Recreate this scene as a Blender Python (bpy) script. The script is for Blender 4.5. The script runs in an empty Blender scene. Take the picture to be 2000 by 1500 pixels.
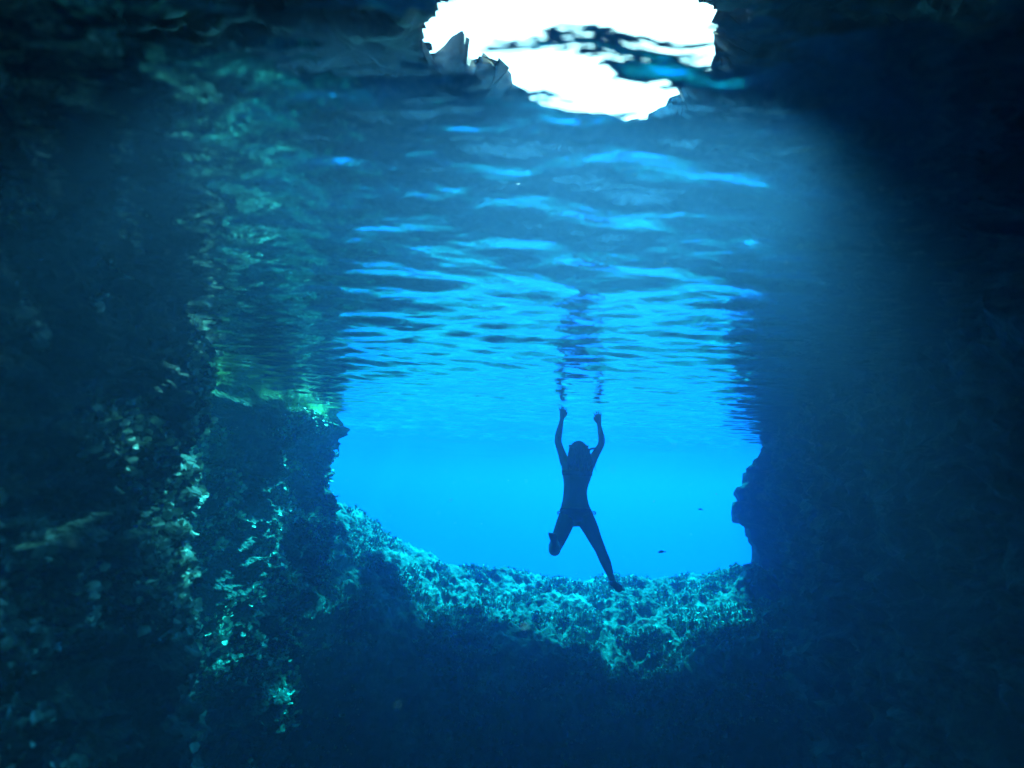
import bpy, bmesh, math, random
import numpy as np
from mathutils import Vector, Matrix, Euler
R = math.radians
random.seed(7)
rng = np.random.default_rng(11)
sc = bpy.context.scene
COL = sc.collection

# ---------------------------------------------------------------- camera
PITCH, ROLL, CAMZ, F = 12.0, 2.3, -1.0, 1000.0       # F in pixels of a 2000 px wide picture
cam_d = bpy.data.cameras.new('camera')
cam = bpy.data.objects.new('camera', cam_d)
COL.objects.link(cam)
cam.location = (0, 0, CAMZ)
cam.rotation_euler = (Matrix.Rotation(R(90 + PITCH), 3, 'X') @ Matrix.Rotation(R(ROLL), 3, 'Z')).to_euler()
cam_d.sensor_width = 36
cam_d.lens = 36 * F / 2000
cam_d.clip_start = 0.02
cam_d.clip_end = 2000
cam_d.dof.use_dof = True
cam_d.dof.focus_distance = 7.0
cam_d.dof.aperture_fstop = 0.9
sc.camera = cam
MROT = cam.rotation_euler.to_matrix()

def at(px, py, dist):
    """world point seen at pixel (2000x1500 frame) at forward distance dist along +Y"""
    v = MROT @ Vector(((px - 1000) / F, (750 - py) / F, -1))
    return Vector((0, 0, CAMZ)) + v * (dist / v.y)

# ---------------------------------------------------------------- light
SUN_EL, SUN_AZ = 53.5, 16.0       # azimuth measured from +Y towards +X
w = bpy.data.worlds.new('World')
sc.world = w
w.use_nodes = True
nt = w.node_tree
sky = nt.nodes.new('ShaderNodeTexSky')
sky.sky_type = 'NISHITA'
sky.sun_disc = False
sky.sun_elevation = R(SUN_EL)
sky.sun_rotation = R(SUN_AZ)
nt.links.new(sky.outputs[0], nt.nodes['Background'].inputs[0])
nt.nodes['Background'].inputs[1].default_value = 0.15
sd = bpy.data.lights.new('sun', 'SUN')
sd.energy = 5.0
sd.angle = R(3.0)      # the rippled surface spreads the beam
sd.color = (1.0, 0.96, 0.9)
sun = bpy.data.objects.new('sun', sd)
COL.objects.link(sun)
sdir = Vector((math.cos(R(SUN_EL)) * math.sin(R(SUN_AZ)), math.cos(R(SUN_EL)) * math.cos(R(SUN_AZ)), math.sin(R(SUN_EL))))
sun.rotation_euler = sdir.to_track_quat('Z', 'Y').to_euler()
sun.location = sdir * 50
sc.view_settings.view_transform = 'Standard'
sc.view_settings.look = 'None'
sc.view_settings.gamma = 1
sc.view_settings.use_curve_mapping = False
sc.view_settings.exposure = 2.55
cy = sc.cycles
cy.max_bounces = 8
cy.diffuse_bounces = 2
cy.glossy_bounces = 3
cy.volume_bounces = 4
cy.transparent_max_bounces = 8
cy.use_denoising = True
cy.caustics_reflective = True
cy.sample_clamp_indirect = 6.0

# ---------------------------------------------------------------- helpers
def link(name, me, mat=None, parent=None):
    o = bpy.data.objects.new(name, me)
    if mat is not None:
        me.materials.append(mat)
    COL.objects.link(o)
    if parent is not None:
        o.parent = parent
    return o

def tag(o, label=None, cat=None, group=None, kind=None):
    for k, v in (('label', label), ('category', cat), ('group', group), ('kind', kind)):
        if v:
            o[k] = v
    return o

def mesh(name, v, f, smooth=True):
    me = bpy.data.meshes.new(name)
    v = np.asarray(v, dtype=np.float32)
    f = np.asarray(f, dtype=np.int32)
    n, k = f.shape
    me.vertices.add(len(v))
    me.vertices.foreach_set('co', v.ravel())
    me.loops.add(n * k)
    me.loops.foreach_set('vertex_index', f.ravel())
    me.polygons.add(n)
    me.polygons.foreach_set('loop_start', np.arange(0, n * k, k, dtype=np.int32))
    me.polygons.foreach_set('use_smooth', np.full(n, smooth))
    me.update(calc_edges=True)
    me.validate()
    return me

def gridfaces(nu, nv):
    i = np.arange(nu * nv).reshape(nu, nv)
    return np.stack([i[:-1, :-1], i[1:, :-1], i[1:, 1:], i[:-1, 1:]], -1).reshape(-1, 4)

_P = rng.permutation(512)
_G = rng.normal(size=(512, 3)); _G /= np.linalg.norm(_G, axis=1)[:, None]
def perlin(p):
    i = np.floor(p).astype(int); f = p - i
    u = f * f * f * (f * (f * 6 - 15) + 10)
    out = 0
    for dx in (0, 1):
        for dy in (0, 1):
            for dz in (0, 1):
                h = _P[(_P[(_P[(i[:, 0] + dx) & 511] + i[:, 1] + dy) & 511] + i[:, 2] + dz) & 511]
                g = _G[h]
                d = g[:, 0] * (f[:, 0] - dx) + g[:, 1] * (f[:, 1] - dy) + g[:, 2] * (f[:, 2] - dz)
                wt = (u[:, 0] if dx else 1 - u[:, 0]) * (u[:, 1] if dy else 1 - u[:, 1]) * (u[:, 2] if dz else 1 - u[:, 2])
                out = out + wt * d
    return out * 1.5
def fbm(p, octv=4, gain=.5, ridge=False):
    a, s, t = 1.0, 0, 0
    for k in range(octv):
        n = perlin(p * (2.03 ** k) + 17.3 * k)
        if ridge:
            n = 1 - 2 * np.abs(n)
        s = s + a * n; t += a; a *= gain
    return s / t
def smooth01(x):
    x = np.clip(x, 0, 1); return x * x * (3 - 2 * x)

# ---------------------------------------------------------------- materials
def newmat(name):
    m = bpy.data.materials.new(name); m.use_nodes = True
    return m, m.node_tree, m.node_tree.nodes, m.node_tree.links

def rock_mat(name, dark, mid, light, scale=6.0, bump=.5, band=False):
    m, t, N, L = newmat(name)
    b = N['Principled BSDF']; b.inputs['Roughness'].default_value = .75
    tc = N.new('ShaderNodeTexCoord')
    n1 = N.new('ShaderNodeTexNoise'); n1.inputs['Scale'].default_value = scale; n1.inputs['Detail'].default_value = 8
    n1.inputs['Roughness'].default_value = .7
    L.new(tc.outputs['Object'], n1.inputs['Vector'])
    r = N.new('ShaderNodeValToRGB')
    e = r.color_ramp.elements
    e[0].position = .33; e[0].color = (*dark, 1)
    e[1].position = .72; e[1].color = (*light, 1)
    q = e.new(.52); q.color = (*mid, 1)
    n3 = N.new('ShaderNodeTexNoise'); n3.inputs['Scale'].default_value = scale * .3; n3.inputs['Detail'].default_value = 3
    L.new(tc.outputs['Object'], n3.inputs['Vector'])
    ma = N.new('ShaderNodeMath'); ma.operation = 'MULTIPLY_ADD'; ma.inputs[1].default_value = .9; ma.inputs[2].default_value = -.45
    L.new(n3.outputs[0], ma.inputs[0])
    mb = N.new('ShaderNodeMath'); mb.operation = 'ADD'; L.new(n1.outputs[0], mb.inputs[0]); L.new(ma.outputs[0], mb.inputs[1])
    L.new(mb.outputs[0], r.inputs[0]); L.new(r.outputs[0], b.inputs['Base Color'])
    if band:      # pale yellow-green growth just below the waterline, lightened to carry its sunlit streak
        sp = N.new('ShaderNodeSeparateXYZ'); L.new(tc.outputs['Object'], sp.inputs[0])
        mr = N.new('ShaderNodeMapRange'); mr.interpolation_type = 'SMOOTHSTEP'
        mr.inputs['From Min'].default_value = -.26; mr.inputs['From Max'].default_value = -.04; mr.inputs['To Max'].default_value = .5
        L.new(sp.outputs['Z'], mr.inputs['Value'])
        my = N.new('ShaderNodeMapRange'); my.interpolation_type = 'SMOOTHSTEP'
        my.inputs['From Min'].default_value = 4.2; my.inputs['From Max'].default_value = 5.2
        L.new(sp.outputs['Y'], my.inputs['Value'])
        mm = N.new('ShaderNodeMath'); mm.operation = 'MULTIPLY'
        L.new(mr.outputs[0], mm.inputs[0]); L.new(my.outputs[0], mm.inputs[1])
        mc = N.new('ShaderNodeMix'); mc.data_type = 'RGBA'
        L.new(mm.outputs[0], mc.inputs['Factor']); L.new(r.outputs[0], mc.inputs['A']); mc.inputs['B'].default_value = (.6, .62, .1, 1)
        L.new(mc.outputs['Result'], b.inputs['Base Color'])
    v = N.new('ShaderNodeTexVoronoi'); v.inputs['Scale'].default_value = scale * 3
    L.new(tc.outputs['Object'], v.inputs['Vector'])
    n2 = N.new('ShaderNodeTexNoise'); n2.inputs['Scale'].default_value = scale * 5; n2.inputs['Detail'].default_value = 6
    L.new(tc.outputs['Object'], n2.inputs['Vector'])
    mx = N.new('ShaderNodeMath'); mx.operation = 'ADD'
    L.new(v.outputs['Distance'], mx.inputs[0]); L.new(n2.outputs[0], mx.inputs[1])
    bp = N.new('ShaderNodeBump'); bp.inputs['Strength'].default_value = bump; bp.inputs['Distance'].default_value = .03
    L.new(mx.outputs[0], bp.inputs['Height']); L.new(bp.outputs[0], b.inputs['Normal'])
    return m
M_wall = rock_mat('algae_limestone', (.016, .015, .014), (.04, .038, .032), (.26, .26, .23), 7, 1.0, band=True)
M_wall_plain = rock_mat('bare_shaded_limestone', (.01, .01, .01), (.024, .023, .02), (.12, .12, .11), 5, .9)  # no growth band; darkened so the right side's shade sits in the rock colour
M_sill = rock_mat('encrusted_rock', (.035, .035, .036), (.11, .11, .1), (.32, .33, .35), 4, .7)
M_dark = rock_mat('ceiling_rock', (.04, .03, .03), (.09, .07, .06), (.2, .16, .13), 3)

def plain(name, col, rough=.6, spec=.4, var=.25, scale=20):
    m, t, N, L = newmat(name)
    b = N['Principled BSDF']; b.inputs['Roughness'].default_value = rough
    b.inputs['Specular IOR Level'].default_value = spec
    tc = N.new('ShaderNodeTexCoord')
    n = N.new('ShaderNodeTexNoise'); n.inputs['Scale'].default_value = scale; n.inputs['Detail'].default_value = 4
    L.new(tc.outputs['Object'], n.inputs['Vector'])
    r = N.new('ShaderNodeValToRGB')
    r.color_ramp.elements[0].position = .3; r.color_ramp.elements[0].color = (*[c * (1 - var) for c in col], 1)
    r.color_ramp.elements[1].position = .7; r.color_ramp.elements[1].color = (*[min(1, c * (1 + var)) for c in col], 1)
    L.new(n.outputs[0], r.inputs[0]); L.new(r.outputs[0], b.inputs['Base Color'])
    return m
M_skin = plain('skin', (.42, .26, .19), .5, .4, .08, 8)
M_hair = plain('brown_hair', (.05, .03, .02), .5, .4, .3, 60)
M_suit = plain('dark_swimsuit', (.03, .035, .06), .6)
M_strap = plain('black_rubber', (.02, .02, .025), .4)
M_purple = plain('purple_plastic', (.16, .03, .5), .3)
M_glass = plain('mask_glass', (.2, .25, .28), .05, .8, .02)
M_algae = plain('pale_algae', (.32, .34, .31), .45, .5, .45, 9)
M_algae_glint = plain('glint_algae', (.7, .72, .6), .4, .6, .3, 9)  # algae tone raised so the wall's sun glints are partly in the colour
M_fish = plain('grey_fish_skin', (.14, .15, .16), .35)
M_speck = plain('pale_particle', (.7, .7, .65), .4)

# water surface seen from below: mirror beyond the critical angle, clear inside it
M_water, t, N, L = newmat('water_surface')
N.remove(N['Principled BSDF'])
fr = N.new('ShaderNodeFresnel'); fr.inputs['IOR'].default_value = 1.333
gl = N.new('ShaderNodeBsdfGlossy'); gl.inputs['Roughness'].default_value = 0.0; gl.inputs['Color'].default_value = (.98, .98, .98, 1)
tr = N.new('ShaderNodeBsdfTransparent')
mx = N.new('ShaderNodeMixShader')
L.new(fr.outputs[0], mx.inputs[0]); L.new(tr.outputs[0], mx.inputs[1]); L.new(gl.outputs[0], mx.inputs[2])
L.new(mx.outputs[0], N['Material Output'].inputs['Surface'])
tc = N.new('ShaderNodeTexCoord')
mp = N.new('ShaderNodeMapping'); mp.inputs['Scale'].default_value = (1.0, 2.2, 1)
L.new(tc.outputs['Object'], mp.inputs[0])
nz = N.new('ShaderNodeTexNoise'); nz.inputs['Scale'].default_value = 4.5; nz.inputs['Detail'].default_value = 3
nz.inputs['Distortion'].default_value = .6
L.new(mp.outputs[0], nz.inputs['Vector'])
bp = N.new('ShaderNodeBump'); bp.inputs['Strength'].default_value = 1.0; bp.inputs['Distance'].default_value = .011
L.new(nz.outputs[0], bp.inputs['Height'])
L.new(bp.outputs[0], fr.inputs['Normal']); L.new(bp.outputs[0], gl.inputs['Normal'])

# sea water body (haze)
M_haze, t, N, L = newmat('sea_water')
N.remove(N['Principled BSDF'])
SCAT, ABS = .037, (.55, .038, .003)
pv = N.new('ShaderNodeVolumePrincipled')
pv.inputs['Color'].default_value = (.0, .40, 1.0, 1)
pv.inputs['Density'].default_value = SCAT
pv.inputs['Anisotropy'].default_value = .7
pv.inputs['Absorption Color'].default_value = (1, 1, 1, 1)
va = N.new('ShaderNodeVolumeAbsorption')
amax = max(ABS)
va.inputs['Density'].default_value = amax
va.inputs['Color'].default_value = tuple(1 - a / amax for a in ABS) + (1,)
vs = N.new('ShaderNodeVolumeScatter')          # strongly forward scattering part of sea water
vs.inputs['Density'].default_value = .013; vs.inputs['Anisotropy'].default_value = .9; vs.inputs['Color'].default_value = (.45, .7, 1, 1)
ad2 = N.new('ShaderNodeAddShader')
ad = N.new('ShaderNodeAddShader')
L.new(pv.outputs[0], ad.inputs[0]); L.new(va.outputs[0], ad.inputs[1])
L.new(ad.outputs[0], ad2.inputs[0]); L.new(vs.outputs[0], ad2.inputs[1])
L.new(ad2.outputs[0], N['Material Output'].inputs['Volume'])

# ---------------------------------------------------------------- water surface
def spaced(lo, fine0, fine1, hi, d, g=1.06):
    a = list(np.arange(fine0, fine1, d)); s = d
    while a[-1] < hi:
        s *= g; a.append(a[-1] + s)
    b = []; s = d; x = fine0
    while x > lo:
        s *= g; x -= s; b.append(x)
    return np.array(b[::-1] + a)
xs = spaced(-150, -3.6, 5.2, 150, .03); ys = spaced(-30, .2, 9.5, 230, .025, 1.04)
X, Y = np.meshgrid(xs, ys, indexing='ij')
SX = np.gradient(xs)[:, None] * np.ones_like(Y); SY = np.gradient(ys)[None, :] * np.ones_like(X)
Z = np.zeros_like(X)
wr = np.random.default_rng(5)
def waves(n, l0, l1, slope, spread, base=90):
    global Z
    for k in range(n):
        lam = l0 * (l1 / l0) ** wr.random()
        th = R(base + wr.normal() * spread)
        kx, ky = 2 * math.pi / lam * math.cos(th), 2 * math.pi / lam * math.sin(th)
        a = slope / (2 * math.pi / lam) / math.sqrt(n / 2)
        att = np.clip(1.6 - 4 * np.maximum(np.abs(SX * math.cos(th)), np.abs(SY * math.sin(th))) / lam, 0, 1)
        Z += a * att * np.sin(kx * X + ky * Y + wr.random() * 6.28 + .5 * np.sin(.9 * X + 1.3 * k))
waves(10, 1.0, 2.6, .034, 32)
waves(40, .14, .42, .098, 26, 93)
waves(20, .10, .26, .02, 30, 92)
me = mesh('water_surface', np.stack([X, Y, Z], -1).reshape(-1, 3), gridfaces(len(xs), len(ys)))
tag(link('water_surface', me, M_water), kind='structure')
bm = bmesh.new(); bmesh.ops.create_cube(bm, size=1)
me = bpy.data.meshes.new('haze'); bm.to_mesh(me); bm.free()
hz = link('haze', me, M_haze); hz.scale = (280, 240, 40.25); hz.location = (0, 95, -19.875 + .0)
tag(hz, kind='stuff')
hz.scale = (280, 240, 40.3); hz.location = (0, 95, .3 - 20.15)

# ---------------------------------------------------------------- floor with the sill across the cave mouth
def floor_z(x, y):
    crest_y = 9.3 - .02 * (x - 1) ** 2
    # crest height along x
    zc = np.interp(x, [-30, -6, -3.6, -3.0, -2.2, -1.3, -.5, .5, 2, 3, 3.6, 4.3, 6, 30],
                   [-2, -1.0, -1.15, -1.45, -1.85, -2.25, -2.52, -2.6, -2.6, -2.48, -2.35, -2.2, -2.0, -4])
    front = np.interp(crest_y - y, [0, 1.2, 2.2, 2.6, 2.9, 3.4, 9, 14], [0, -.25, -.65, -1.2, -2.6, -4.6, -5.2, -5.2])
    back = -np.clip(y - crest_y, 0, 500) * .22
    back = np.maximum(back, -16)
    return zc + np.where(y < crest_y, front, back)
fx = spaced(-130, -4.2, 5.6, 130, .03, 1.08); fy = spaced(-12, 4.8, 10.6, 200, .03, 1.08)
X, Y = np.meshgrid(fx, fy, indexing='ij')
P = np.stack([X.ravel(), Y.ravel(), np.zeros(X.size)], -1)
Zf = floor_z(P[:, 0], P[:, 1])
P[:, 2] = Zf
nearm = smooth01((14 - np.abs(P[:, 1] - 8)) / 8)
P[:, 2] += .30 * fbm(P * .9, 3) + nearm * (.2 * fbm(P * 3.1, 3, .55, True) + .05 * fbm(P * 11, 3, .6, True))
me = mesh('sea_floor', P, gridfaces(len(fx), len(fy)))
tag(link('sea_floor', me, M_sill), kind='structure')
FLOOR_P = P.copy(); FLOOR_SHAPE = (len(fx), len(fy))

# ---------------------------------------------------------------- cave walls
def catmull(pts, n):
    pts = np.array(pts, float)
    d = np.r_[0, np.cumsum(np.linalg.norm(np.diff(pts, axis=0), axis=1))]
    out = []
    P_ = np.vstack([2 * pts[0] - pts[1], pts, 2 * pts[-1] - pts[-2]])
    for s in np.linspace(0, d[-1], n):
        i = min(np.searchsorted(d, s, side='right') - 1, len(pts) - 2)
        tt = (s - d[i]) / (d[i + 1] - d[i])
        a, b, c, e = P_[i], P_[i + 1], P_[i + 2], P_[i + 3]
        out.append(.5 * (2 * b + (c - a) * tt + (2 * a - 5 * b + 4 * c - e) * tt ** 2 + (3 * b - a - 3 * c + e) * tt ** 3))
    return np.array(out)
def wall(name, path, nu, z0, z1, nv, side, big, med, small, shift, mat, lo=0):
    c = catmull(path, nu)
    tg = np.gradient(c, axis=0); tg /= np.linalg.norm(tg, axis=1)[:, None]
    nrm = np.stack([tg[:, 1], -tg[:, 0]], -1) * side
    z = np.linspace(z0, z1, nv)
    Pp = np.zeros((nu, nv, 3)); Nn = np.zeros_like(Pp)
    Pp[..., 0] = c[:, None, 0]; Pp[..., 1] = c[:, None, 1]; Pp[..., 2] = z[None, :]
    Nn[..., 0] = nrm[:, None, 0]; Nn[..., 1] = nrm[:, None, 1]
    P3 = Pp.reshape(-1, 3); N3 = Nn.reshape(-1, 3)
    P3[:] += N3 * shift(P3)[:, None]
    d = big * fbm(P3 * np.array([.7, .7, .55]) + lo, 3) + med * fbm(P3 * np.array([1.7, 1.7, 4.2]) + 5, 3, .55, True) + small * fbm(P3 * np.array([6, 6, 12]) + 9, 3, .6, True)
    P3 = P3 + N3 * d[:, None]
    P3[:, 2] += .5 * med * perlin(P3 * 3 + 50)
    me = mesh(name, P3, gridfaces(nu, nv))
    return link(name, me, mat), P3, (nu, nv)
def lshift(p):
    return np.interp(p[:, 2], [-7, -3, -1.2, -.4, 0, .6, 3], [.55, .3, .02, -.02, -.08, -.35, -1.1]) + .2 * np.exp(-((p[:, 2] + .2) / .12) ** 2) * smooth01((p[:, 1] - 4.5) / .6)
LW, LP, LS = wall('cave_wall_left', [(-2.3, -4), (-1.9, -1), (-1.75, .5), (-1.95, 1.8), (-2.15, 3), (-2.4, 3.75), (-3.0, 4.1), (-3.3, 4.8), (-2.95, 5.5), (-2.84, 6.3), (-2.78, 7.1), (-2.9, 7.6), (-4, 8.0), (-8, 8.4), (-22, 9)],
     900, -7, 3.2, 560, 1, .3, .26, .10, lshift, M_wall)
tag(LW, kind='structure')
def rshift(p):
    return -np.interp(p[:, 2], [-7, -3, -1.2, 0, 3], [-.5, -.1, 0, .05, -.3])
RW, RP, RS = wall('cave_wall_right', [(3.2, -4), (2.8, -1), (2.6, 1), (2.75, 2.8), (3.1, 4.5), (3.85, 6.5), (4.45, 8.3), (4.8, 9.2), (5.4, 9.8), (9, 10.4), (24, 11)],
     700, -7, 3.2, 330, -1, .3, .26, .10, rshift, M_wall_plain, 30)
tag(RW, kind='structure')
bx = np.linspace(-2.6, 3.6, 120)
BW, _, _ = wall('cave_wall_back', [(-2.6, -3.8), (0, -4.3), (3.4, -3.8)], 160, -7, 3.2, 160, -1, .3, .2, .05, lambda p: np.zeros(len(p)), M_wall)
tag(BW, kind='structure')

# ceiling slab above the water, open where daylight comes in
def in_hole(x, y):
    fr_ = .30 * perlin(np.stack([x * 4.5, y * 4.5, x * 0 + 21], -1)) + .38 * perlin(np.stack([x * 10, y * 10, x * 0 + 31], -1))
    n = .35 * perlin(np.stack([x * 1.7, y * 1.7, x * 0 + 3], -1)) + .12 * perlin(np.stack([x * 6, y * 6, x * 0 + 8], -1))
    h1 = ((x - .34) / 1.08) ** 2 + ((y - 3.10) / .72) ** 2 < (1 + .8 * n) ** 2            # skylight opening added to give the bright sky in view
    h2 = (((x + 1.88) / .98) ** 4 + ((y - 7.65) / 3.3) ** 4 < (1 + .4 * n) ** 2) & \
         (perlin(np.stack([x * 3.0, y * 2.2, x * 0 + 61], -1)) + .5 * perlin(np.stack([x * 8, y * 8, x * 0 + 71], -1)) > -.30)   # unseen roof gaps added to throw sun on the left wall
    h3 = ((x + .98) / .10) ** 2 + ((y - 3.22) / .05) ** 2 < 1  # this and the next two: pinholes added to make stray glints
    h4 = ((x + .80) / .07) ** 2 + ((y - 3.50) / .06) ** 2 < 1
    h5 = ((x + 1.2) / .06) ** 2 + ((y - 3.40) / .04) ** 2 < 1
    return h1 | h2 | h3 | h4 | h5
cx = spaced(-23, -2.8, 2.6, 25, .025, 1.08); cyy = spaced(-5, 1.8, 10.55, 10.65, .03, 1.08)
X, Y = np.meshgrid(cx, cyy, indexing='ij')
P = np.stack([X.ravel(), Y.ravel(), np.full(X.size, 1.9)], -1)
near_h = smooth01(np.hypot((P[:, 0] - .42) / 2.0, (P[:, 1] - 3.0) / 1.5) - .3)
P[:, 2] += .5 * fbm(P * .8, 2) + (.05 + .2 * near_h) * fbm(P * 3, 3, .5, True)
edge = smooth01((P[:, 1] - 9.4) / 1.2)
P[:, 2] -= edge * .4
P[:, 1] += edge * .5 * perlin(np.stack([P[:, 0] * .9, P[:, 0] * 0, P[:, 0] * 0 + 4], -1))
fc = gridfaces(*X.shape)
cen = P[fc].mean(1)
fc = fc[~in_hole(cen[:, 0], cen[:, 1])]
CE = link('cave_ceiling', mesh('cave_ceiling', P, fc), M_dark)
sm = CE.modifiers.new('thick', 'SOLIDIFY'); sm.thickness = .35; sm.offset = 1
tag(CE, kind='structure')

# ---------------------------------------------------------------- jagged outcrop on the right of the mouth
sil = [(1560, 876), (1500, 876), (1487, 882), (1481, 893), (1472, 899), (1476, 908), (1470, 912), (1458, 914), (1459, 926), (1462, 942), (1452, 944),
       (1449, 948), (1440, 951), (1435, 958), (1438, 964), (1443, 970), (1444, 978), (1447, 984), (1438, 984), (1436, 979), (1432, 981), (1430, 990),
       (1431, 1005), (1433, 1012), (1431, 1021), (1440, 1023), (1443, 1020), (1448, 1026), (1453, 1026), (1456, 1032), (1464, 1032), (1465, 1042),
       (1463, 1051), (1468, 1052), (1464, 1056), (1470, 1062), (1475, 1066), (1475, 1074), (1483, 1084), (1484, 1110), (1482, 1140), (1490, 1180), (1560, 1180)]
D0 = 8.9
base = [at(x, y, D0) for x, y in sil]
sub = []
for a, b in zip(base, base[1:] + base[:1]):
    n = max(1, int((b - a).length / .04))
    for k in range(n):
        sub.append(a.lerp(b, k / n))
core = at(1540, 1030, D0)
layers, prof = [], [(-.55, .45), (-.42, .62), (-.28, .78), (-.14, .90), (-.05, 1.0), (.05, .99), (.2, .88), (.4, .86), (.6, .75), (.8, .55)]
V, Fc = [], []
m_ = len(sub)
for li, (dy, s) in enumerate(prof):
    for p in sub:
        q = Vector((core.x + (p.x - core.x) * s, D0 + dy, core.z + (p.z - core.z) * (.4 + .6 * s)))
        V.append(q)
V = np.array([tuple(v) for v in V])
amp = np.repeat([.09 if abs(p[0]) > .06 else .012 for p in prof], m_)
V += (amp * (fbm(V * 7, 4, .7) + .35))[:, None] * np.array([1, .8, .5])
for li in range(len(prof) - 1):
    for k in range(m_):
        Fc.append((li * m_ + k, li * m_ + (k + 1) % m_, (li + 1) * m_ + (k + 1) % m_, (li + 1) * m_ + k))
bm = bmesh.new()
bv = [bm.verts.new(v) for v in V]
for f in Fc:
    bm.faces.new([bv[i] for i in f])
bm.faces.new(bv[:m_]); bm.faces.new(bv[-m_:][::-1])
bmesh.ops.recalc_face_normals(bm, faces=bm.faces)
me = bpy.data.meshes.new('rock_outcrop'); bm.to_mesh(me); bm.free()
for p in me.polygons: p.use_smooth = True
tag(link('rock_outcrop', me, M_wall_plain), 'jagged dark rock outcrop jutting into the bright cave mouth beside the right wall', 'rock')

# ---------------------------------------------------------------- algae blades on the rock
def blades(name, pts, nrms, size, mat, up=.6):
    """small curled fans standing on the rock, each 2x2 quads"""
    n = len(pts)
    r = np.random.default_rng(3)
    d = nrms + up * np.array([0, 0, 1]) + r.normal(size=(n, 3)) * .45
    d /= np.linalg.norm(d, axis=1)[:, None]
    s = np.cross(d, r.normal(size=(n, 3))); s /= np.linalg.norm(s, axis=1)[:, None]
    c = np.cross(d, s)
    sz = size * (.45 + r.random(n) ** 2 * 1.2)
    V, Fq = [], []
    for (a, b, k) in [(-.35, 0, 0), (0, 0, .1), (.35, 0, 0), (-.6, .6, .15), (0, .55, .3), (.6, .6, .15), (-.4, 1, .5), (0, 1.1, .65), (.4, 1, .5)]:
        j = 1 + r.normal(size=(n, 1)) * .12
        V.append(pts + sz[:, None] * (s * a * j + d * (b - .1) + c * k * j))
    V = np.stack(V, 1).reshape(-1, 3)
    o = (np.arange(n) * 9)[:, None]
    Fq = np.concatenate([o + np.array(q)[None] for q in [(0, 1, 4, 3), (1, 2, 5, 4), (3, 4, 7, 6), (4, 5, 8, 7)]])
    return tag(link(name, mesh(name, V, Fq, False), mat), kind='stuff')
def grid_normals(P3, shape):
    G = P3.reshape(*shape, 3)
    n = np.cross(np.gradient(G, axis=0), np.gradient(G, axis=1)); n /= np.linalg.norm(n, axis=2)[..., None] + 1e-9
    return n.reshape(-1, 3)
# sill
FN = grid_normals(FLOOR_P, FLOOR_SHAPE); FN *= np.sign(FN[:, 2:3] + 1e-9)
ok = np.where((FLOOR_P[:, 1] > 5.3) & (FLOOR_P[:, 1] < 10.2) & (FLOOR_P[:, 0] > -3.6) & (FLOOR_P[:, 0] < 5.2) & (fbm(FLOOR_P * 1.6 + 3, 2) > .0))[0]
pick = rng.choice(ok, 42000)
blades('sill_algae', FLOOR_P[pick], FN[pick], .026, M_algae)
LN = grid_normals(LP, LS); LN *= np.sign(LN[:, 0:1] + 1e-9)
cl = fbm(LP * np.array([1.2, 1.2, 1.8]) + 40, 3)
ok = np.where((LP[:, 1] > 1.2) & (LP[:, 1] < 7.8) & (LP[:, 2] < -.05) & (LP[:, 0] > -4) & (cl > .02))[0]
pick = rng.choice(ok, 36000)
blades('wall_algae_glints', LP[pick], LN[pick], .030, M_algae_glint, .5)  # pale blades added on the left wall to show as sun glints

# ---------------------------------------------------------------- swimmer
DP = 5.6
def W(px, py, dd=0):
    return at(px, py, DP + dd)
body = bpy.data.objects.new('person', None)
COL.objects.link(body)
body.location = W(1126, 1000)
tag(body, 'swimmer with long hair seen from behind, arms raised to the surface in the cave mouth', 'person')
bpy.context.view_layer.update()
INV = Matrix.Translation(-body.location)

hc = W(1130, 880)
BV, BF = [], []
def loft(rows, n=16, ratio=None):
    """rows: (centre, half width, half depth) -> closed tapered tube following the centres, added to the body"""
    C = [r[0] for r in rows]
    b0 = len(BV)
    # round the two ends
    d0 = (C[0] - C[1]).normalized(); d1 = (C[-1] - C[-2]).normalized()
    rr = [(C[0] + d0 * rows[0][1] * .75, rows[0][1] * .5, rows[0][2] * .5)] + list(rows) + [(C[-1] + d1 * rows[-1][1] * .75, rows[-1][1] * .5, rows[-1][2] * .5)]
    C = [r[0] for r in rr]
    for i, (c, a, b) in enumerate(rr):
        d = (C[min(i + 1, len(C) - 1)] - C[max(i - 1, 0)]).normalized()
        fy = Vector((0, 1, 0)) if abs(d.y) < .75 else Vector((0, 0, 1))
        u = d.cross(fy).normalized(); v = u.cross(d).normalized()
        for k in range(n):
            t_ = 2 * math.pi * k / n
            BV.append(INV @ (c + u * math.cos(t_) * a + v * math.sin(t_) * b))
    m = len(rr)
    for i in range(m - 1):
        for k in range(n):
            BF.append((b0 + i * n + k, b0 + i * n + (k + 1) % n, b0 + (i + 1) * n + (k + 1) % n, b0 + (i + 1) * n + k))
    BF.append(tuple(b0 + k for k in range(n))[::-1]); BF.append(tuple(b0 + (m - 1) * n + k for k in range(n)))
def refine(rows, k=3):
    """smooth interpolation of the rows"""
    P_ = np.array([[*r[0], r[1], r[2]] for r in rows])
    P_ = np.vstack([2 * P_[0] - P_[1], P_, 2 * P_[-1] - P_[-2]])
    out = []
    for i in range(1, len(P_) - 2):
        for j in range(k):
            t_ = j / k; a, b, c, e = P_[i - 1:i + 3]
            out.append(.5 * (2 * b + (c - a) * t_ + (2 * a - 5 * b + 4 * c - e) * t_ ** 2 + (3 * b - a - 3 * c + e) * t_ ** 3))
    out.append(P_[-2])
    return [(Vector(o[:3]), abs(o[3]), abs(o[4])) for o in out]
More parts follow.
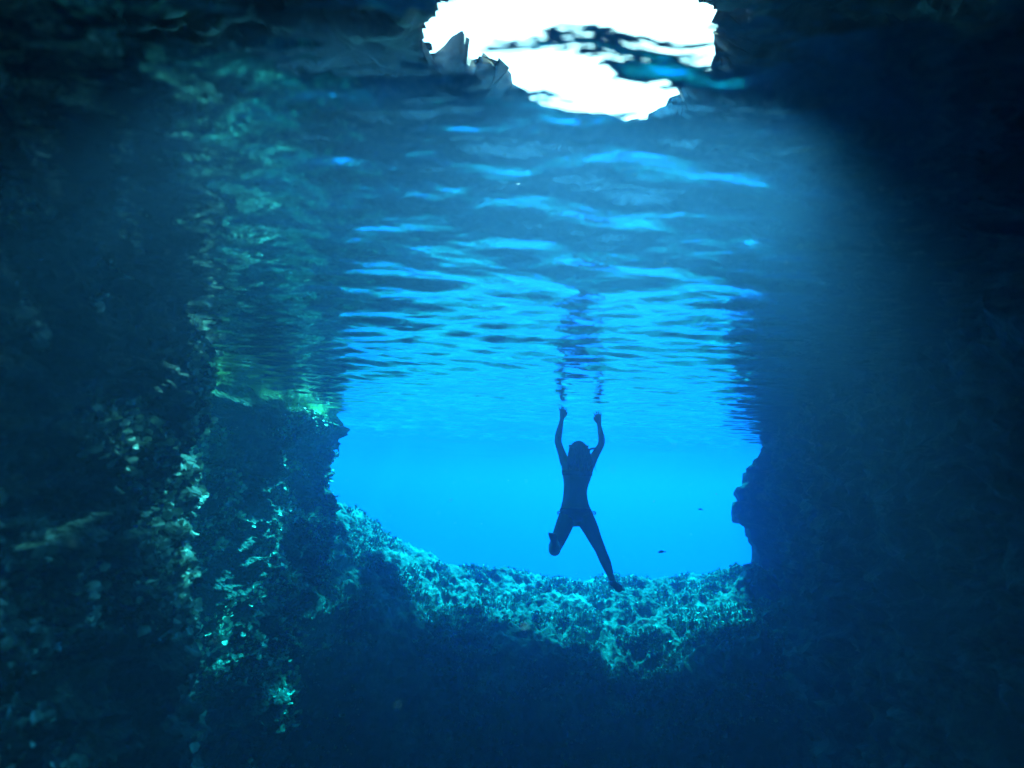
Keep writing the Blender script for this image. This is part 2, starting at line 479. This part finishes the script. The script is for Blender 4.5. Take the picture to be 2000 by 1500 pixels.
# trunk from crotch to shoulders
loft(refine([(W(1125, 1016), .085, .085), (W(1124.5, 1006), .150, .112), (W(1124, 996), .162, .118), (W(1123.5, 988), .152, .112), (W(1123.5, 977), .136, .10), (W(1123.5, 960), .126, .092),
       (W(1125, 945), .134, .10), (W(1126.5, 930), .155, .112), (W(1127.5, 915), .170, .112), (W(1128.5, 905), .160, .095), (W(1129.5, 898), .085, .07)]), 20)
# neck and head
loft(refine([(W(1129.5, 904), .06, .062), (W(1130, 893, -.0), .055, .06), (W(1130, 889, .02), .062, .08), (W(1130, 883, .015), .076, .098), (W(1130, 877, .0), .078, .100), (W(1130, 871.5, 0), .062, .08)]), 18)
# arms
loft(refine([(W(1113, 914), .075, .07), (W(1104, 903, .03), .058, .055), (W(1099, 890, .06), .047, .046), (W(1094, 876, .09), .041, .041), (W(1090, 863, .1), .039, .039), (W(1091, 850, .1), .039, .038),
       (W(1093.5, 838, .1), .034, .033), (W(1096, 826, .1), .026, .025), (W(1097.5, 818, .1), .024, .021)]), 12)
loft(refine([(W(1147, 914), .072, .068), (W(1154, 904, .03), .056, .055), (W(1161, 891, .06), .047, .045), (W(1168, 879, .09), .041, .041), (W(1174, 868, .1), .038, .038), (W(1175, 857, .1), .037, .036),
       (W(1173, 845, .1), .032, .032), (W(1171, 834, .1), .025, .025), (W(1170, 827, .1), .023, .021)]), 12)
# legs: left one folded, knee low and shin towards the camera
loft(refine([(W(1111, 1002), .09, .09), (W(1105, 1018, .01), .094, .095), (W(1098, 1036, .03), .088, .088), (W(1090, 1055, .05), .078, .078), (W(1082, 1072, .05), .066, .066)]), 16)
loft(refine([(W(1083, 1074, .04), .064, .064), (W(1083, 1072, -.08), .060, .062), (W(1083.5, 1066, -.2), .054, .058), (W(1083.5, 1060, -.31), .04, .044), (W(1083, 1056, -.39), .033, .036)]), 14)
loft(refine([(W(1139, 1002), .09, .09), (W(1146, 1018, .0), .094, .095), (W(1155, 1036, .0), .084, .084), (W(1163, 1054, .0), .070, .07), (W(1171, 1070, .0), .060, .06), (W(1176, 1082, -.01), .056, .056),
       (W(1182, 1096, -.03), .056, .06), (W(1187.5, 1110, -.06), .046, .05), (W(1193, 1125, -.1), .034, .037), (W(1196.5, 1135, -.12), .031, .034)]), 16)
def hand(wx, wy, dd, tipx, tipy, thumb):
    a, b = W(wx, wy, dd), W(tipx, tipy, dd)
    ax = (b - a).normalized(); sd_ = Vector((1, 0, 0)); sd_ = (sd_ - ax * sd_.dot(ax)).normalized(); fw = Vector((0, 1, 0))
    loft([(a - ax * .01, .024, .020), (a + ax * .02, .028, .019), (a + ax * .05, .034, .016), (a + ax * .078, .034, .014)], 12)
    for off, ln in ((-.027, .062), (-.009, .078), (.009, .074), (.027, .056)):
        p = a + ax * .078 + sd_ * off
        q1 = p + ax * ln * .5 + sd_ * off * .45 + fw * .006
        q2 = q1 + ax * ln * .3 + sd_ * off * .08 + fw * .016
        q3 = q2 + ax * ln * .12 + fw * .018
        loft([(p, .0095, .0095), (q1, .009, .009), (q2, .0083, .0083), (q3, .0070, .0070)], 8)
    p = a + ax * .015 + sd_ * .022 * thumb
    loft([(p, .013, .013), (p + ax * .03 + sd_ * .022 * thumb, .0115, .0115), (p + ax * .058 + sd_ * .028 * thumb + fw * .01, .009, .009)], 8)
hand(1097.8, 817, .1, 1099.5, 798, 1)
hand(1169.7, 827, .1, 1168, 810, -1)
def foot(ankle, down, toe):
    loft(refine([(ankle + down * .03 - toe * .045, .026, .026), (ankle + down * .022, .033, .034), (ankle + toe * .05 + down * .03, .036, .030), (ankle + toe * .10 + down * .045, .042, .022), (ankle + toe * .145 + down * .052, .043, .015)]), 12)
    side = toe.cross(down).normalized()
    for k in range(5):
        p = ankle + toe * (.15 - .007 * k) + down * .054 + side * (-.031 + .0155 * k)
        r = .012 if k == 0 else .0085
        loft([(p, r, r), (p + toe * (.03 - .003 * k), r * .85, r * .85)], 8)
foot(W(1196.5, 1135, -.12), Vector((.25, .1, -1)).normalized(), Vector((.62, .75, -.3)).normalized())
foot(W(1083, 1056, -.39), Vector((-.1, -.7, -.5)).normalized(), Vector((-.16, -.7, .6)).normalized())
loft([(hc + Vector((0, .095, .012)), .010, .010), (hc + Vector((0, .108, -.012)), .013, .013)], 8)        # nose
loft([(hc + Vector((-.018, .088, -.042)), .007, .007), (hc + Vector((.018, .088, -.042)), .007, .007)], 8)  # lips
loft([(hc + Vector((0, .08, -.058)), .02, .02), (hc + Vector((0, .09, -.066)), .014, .014)], 8)             # chin
for s in (-1, 1):
    loft([(hc + Vector((.078 * s, .0, -.03)), .010, .018), (hc + Vector((.084 * s, -.005, .0)), .012, .022)], 8)
me = bpy.data.meshes.new('body'); me.from_pydata(BV, [], BF)
ob = link('body', me, M_skin, body)
bm = bmesh.new(); bm.from_mesh(me); bmesh.ops.recalc_face_normals(bm, faces=bm.faces); bm.to_mesh(me); bm.free()
md = ob.modifiers.new('join', 'REMESH'); md.mode = 'VOXEL'; md.voxel_size = .006; md.use_smooth_shade = True
ms = ob.modifiers.new('smooth', 'SMOOTH'); ms.factor = .5; ms.iterations = 5
dg = bpy.context.evaluated_depsgraph_get()
m2 = bpy.data.meshes.new_from_object(ob.evaluated_get(dg))
ob.modifiers.clear(); ob.data = m2
if not m2.materials: m2.materials.append(M_skin)
for p in m2.polygons: p.use_smooth = True

def blob(name, c, s, mat, parent=body, rot=(0, 0, 0), seg=12):
    bm = bmesh.new(); bmesh.ops.create_uvsphere(bm, u_segments=seg, v_segments=seg // 2 + 2, radius=1)
    Mx = Matrix.Translation(INV @ c) @ Euler(rot).to_matrix().to_4x4() @ Matrix.Diagonal((*s, 1))
    bmesh.ops.transform(bm, matrix=Mx, verts=bm.verts)
    me = bpy.data.meshes.new(name); bm.to_mesh(me); bm.free()
    for p in me.polygons: p.use_smooth = True
    return link(name, me, mat, parent)
# hair: cap plus many locks drifting over the shoulders
hv, hf = [], []
def lock(p0, pts, r0):
    """tapered 5-sided tube"""
    P_ = [p0] + pts
    base_i = len(hv)
    for i, p in enumerate(P_):
        d = (P_[min(i + 1, len(P_) - 1)] - P_[max(i - 1, 0)]).normalized()
        a = d.cross(Vector((.3, 1, .2))).normalized(); b = d.cross(a)
        r = r0 * (1 - .75 * (i / (len(P_) - 1)) ** 1.6)
        for k in range(5):
            an = k * 1.2566
            hv.append(INV @ (p + a * math.cos(an) * r + b * math.sin(an) * r))
    for i in range(len(P_) - 1):
        for k in range(5):
            hf.append((base_i + i * 5 + k, base_i + i * 5 + (k + 1) % 5, base_i + i * 5 + 5 + (k + 1) % 5, base_i + i * 5 + 5 + k))
for k in range(320):
    th = random.uniform(math.pi * .92, math.pi * 2.08); ph = random.uniform(.15, 1.45)
    d = Vector((math.cos(th) * math.sin(ph), math.sin(th) * math.sin(ph), math.cos(ph)))
    p0 = hc + Vector((d.x * .088, d.y * .1, d.z * .088 + .005))
    ln = random.uniform(.17, .30)
    side = d.x * random.uniform(.7, 1.1)
    pts = []
    for q in (.2, .4, .6, .8, 1):
        pts.append(p0 + Vector((side * .03 * math.sin(q * 2.0) + .012 * math.sin(q * 7 + k), -.035 * math.sin(q * 3.1) - .03 * q + (.06 if d.y > 0 else 0) * q * -1, -ln * q)))
    if k % 16 == 0:
        dx_ = random.choice((-1, 1, 1)) * random.uniform(.02, .08)
        pts = [p + Vector((dx_ * (i + 1) / 5, 0, random.uniform(-.01, .02))) for i, p in enumerate(pts)]
    lock(p0, pts, random.uniform(.009, .016) if k % 16 else .006)
me = bpy.data.meshes.new('hair'); me.from_pydata(hv, [], hf)
for p in me.polygons: p.use_smooth = True
hair = link('hair', me, M_hair, body)
blob('hair_cap', hc + Vector((0, -.014, .008)), (.094, .104, .098), M_hair, seg=24)
# mask with strap and snorkel
def tube(name, pts, r, mat, parent, closed=False, n=10):
    cu = bpy.data.curves.new(name, 'CURVE'); cu.dimensions = '3D'; cu.bevel_depth = r; cu.bevel_resolution = 3
    sp = cu.splines.new('BEZIER'); sp.bezier_points.add(len(pts) - 1)
    for bp_, p in zip(sp.bezier_points, pts):
        bp_.co = INV @ p; bp_.handle_left_type = bp_.handle_right_type = 'AUTO'
    sp.use_cyclic_u = closed; cu.use_fill_caps = True
    o = bpy.data.objects.new('tmp', cu); COL.objects.link(o)
    dg = bpy.context.evaluated_depsgraph_get()
    me = bpy.data.meshes.new_from_object(o.evaluated_get(dg)); bpy.data.objects.remove(o)
    me.materials.clear()
    return link(name, me, mat, parent)
mask = blob('diving_mask', hc + Vector((0, .1, .012)), (.072, .03, .04), M_strap, seg=16)
pane = blob('mask_glass', hc + Vector((0, .116, .012)), (.062, .018, .032), M_glass, mask, seg=16)
tube('mask_strap', [hc + Vector((.1 * math.cos(a), .112 * math.sin(a), .03 + .02 * math.cos(a * 2))) for a in np.linspace(0, 6.283, 13)[:-1]], .010, M_strap, mask, True)
tube('snorkel', [W(1138, 897, .1), W(1146, 890, .06), W(1149, 882, .03), W(1153, 877.5, .0), W(1160, 876, -.02), W(1165, 876.5, -.03)], .011, M_purple, mask)
# swimsuit: bottoms with side ties, back strap
def ringband(name, rows, mat, n=28):
    """rows: list of (centre, halfwidth, halfdepth)"""
    V, Fq = [], []
    for c, a, b in rows:
        for k in range(n):
            t_ = 2 * math.pi * k / n
            V.append(INV @ (c + Vector((a * math.cos(t_), b * math.sin(t_), 0))))
    for i in range(len(rows) - 1):
        for k in range(n):
            Fq.append((i * n + k, i * n + (k + 1) % n, (i + 1) * n + (k + 1) % n, (i + 1) * n + k))
    me = bpy.data.meshes.new(name); me.from_pydata(V, [], Fq)
    for p in me.polygons: p.use_smooth = True
    return link(name, me, mat, body)
ringband('bikini_bottom', [(W(1124.5, 993), .163, .119), (W(1124.5, 997), .172, .124), (W(1124.5, 1003), .166, .123), (W(1124.5, 1009), .12, .118), (W(1124.5, 1016), .06, .1), (W(1124.5, 1020), .03, .05)], M_suit)
ringband('bikini_top', [(W(1127, 929), .161, .117), (W(1127.2, 924), .166, .119), (W(1127.5, 920), .168, .117)], M_suit)
for sx, cx_ in ((-1, 1098), (1, 1154)):
    c = W(cx_, 1003)
    tube('side_tie', [c, c + Vector((.03 * sx, 0, .02)), c + Vector((.05 * sx, -.01, 0)), c + Vector((.015 * sx, 0, -.005)), c + Vector((.03 * sx, 0, -.04)), c + Vector((.045 * sx, 0, -.06))], .006, M_suit, body)

# ---------------------------------------------------------------- fish
def fish_mesh():
    V, Fq = [], []
    prof = [(-.5, .0, .0), (-.46, .05, .03), (-.3, .13, .07), (-.05, .17, .08), (.2, .12, .055), (.38, .04, .02), (.42, .03, .012)]
    n = 10
    for x, h, t_ in prof:
        for k in range(n):
            a = 2 * math.pi * k / n
            V.append((x, t_ * math.cos(a), h * math.sin(a)))
    for i in range(len(prof) - 1):
        for k in range(n):
            Fq.append((i * n + k, i * n + (k + 1) % n, (i + 1) * n + (k + 1) % n, (i + 1) * n + k))
    me = bpy.data.meshes.new('fish'); me.from_pydata(V, [], Fq)
    for p in me.polygons: p.use_smooth = True
    return me
def fin(name, poly, parent):
    V = [(x, .004, z) for x, z in poly] + [(x, -.004, z) for x, z in poly]
    n = len(poly)
    Fq = [tuple(range(n)), tuple(range(2 * n - 1, n - 1, -1))] + [(k, k + n, (k + 1) % n + n, (k + 1) % n) for k in range(n)]
    me = bpy.data.meshes.new(name); me.from_pydata(V, [], Fq)
    return link(name, me, M_fish, parent)
f0 = link('fish', fish_mesh(), M_fish)
fin('tail_fin', [(.38, 0), (.62, .17), (.55, 0), (.62, -.17)], f0)
fin('dorsal_fin', [(-.2, .13), (-.05, .24), (.25, .16), (.25, .08)], f0)
fishes = [(1292, 1078, 7.2, .1, -.15, 'small dark fish nearest the sill, right of the swimmer'),
          (1368, 995, 7.8, .075, .1, 'tiny fish in open water left of the jagged outcrop'),
          (1399, 965, 8.2, .045, .3, 'faintest fish, high beside the jagged outcrop'),
          (1041, 940, 7.5, .0, 0, '')]
for i, (x, y, d, s, rz, lb) in enumerate(fishes[:3]):
    if i == 0:
        o = f0
    else:
        o = f0.copy(); COL.objects.link(o)
        for ch_ in list(f0.children):
            c = ch_.copy(); COL.objects.link(c); c.parent = o
    o.location = at(x, y, d); o.scale = (s, s, s); o.rotation_euler = (0, rz, rz * 2)
    tag(o, lb, 'fish', 'small fish swimming in the cave mouth')

# ---------------------------------------------------------------- drifting particles
V, Fq = [], []
for k in range(420):
    d = random.uniform(.9, 5)
    c = at(random.uniform(50, 1600), random.uniform(150, 1400), d)
    if c.z > -.15 or c.x < -1.6 or c.x > 2.3: continue
    s = random.uniform(.0007, .0018) * (2 if k % 9 == 0 else 1)
    ax = Vector((random.gauss(0, 1), random.gauss(0, .3), random.gauss(0, 1))).normalized() * s * random.uniform(1, 3)
    up = Vector((0, 0, 1)).cross(ax).normalized() * s * .6; fw = ax.cross(up).normalized() * s * .6
    b = len(V)
    V += [c - ax, c + up, c + fw, c - up, c - fw, c + ax]
    Fq += [(b, b + 1, b + 2), (b, b + 2, b + 3), (b, b + 3, b + 4), (b, b + 4, b + 1), (b + 5, b + 2, b + 1), (b + 5, b + 3, b + 2), (b + 5, b + 4, b + 3), (b + 5, b + 1, b + 4)]
me = bpy.data.meshes.new('floating_particles'); me.from_pydata(V, [], Fq)
tag(link('floating_particles', me, M_speck), kind='stuff')
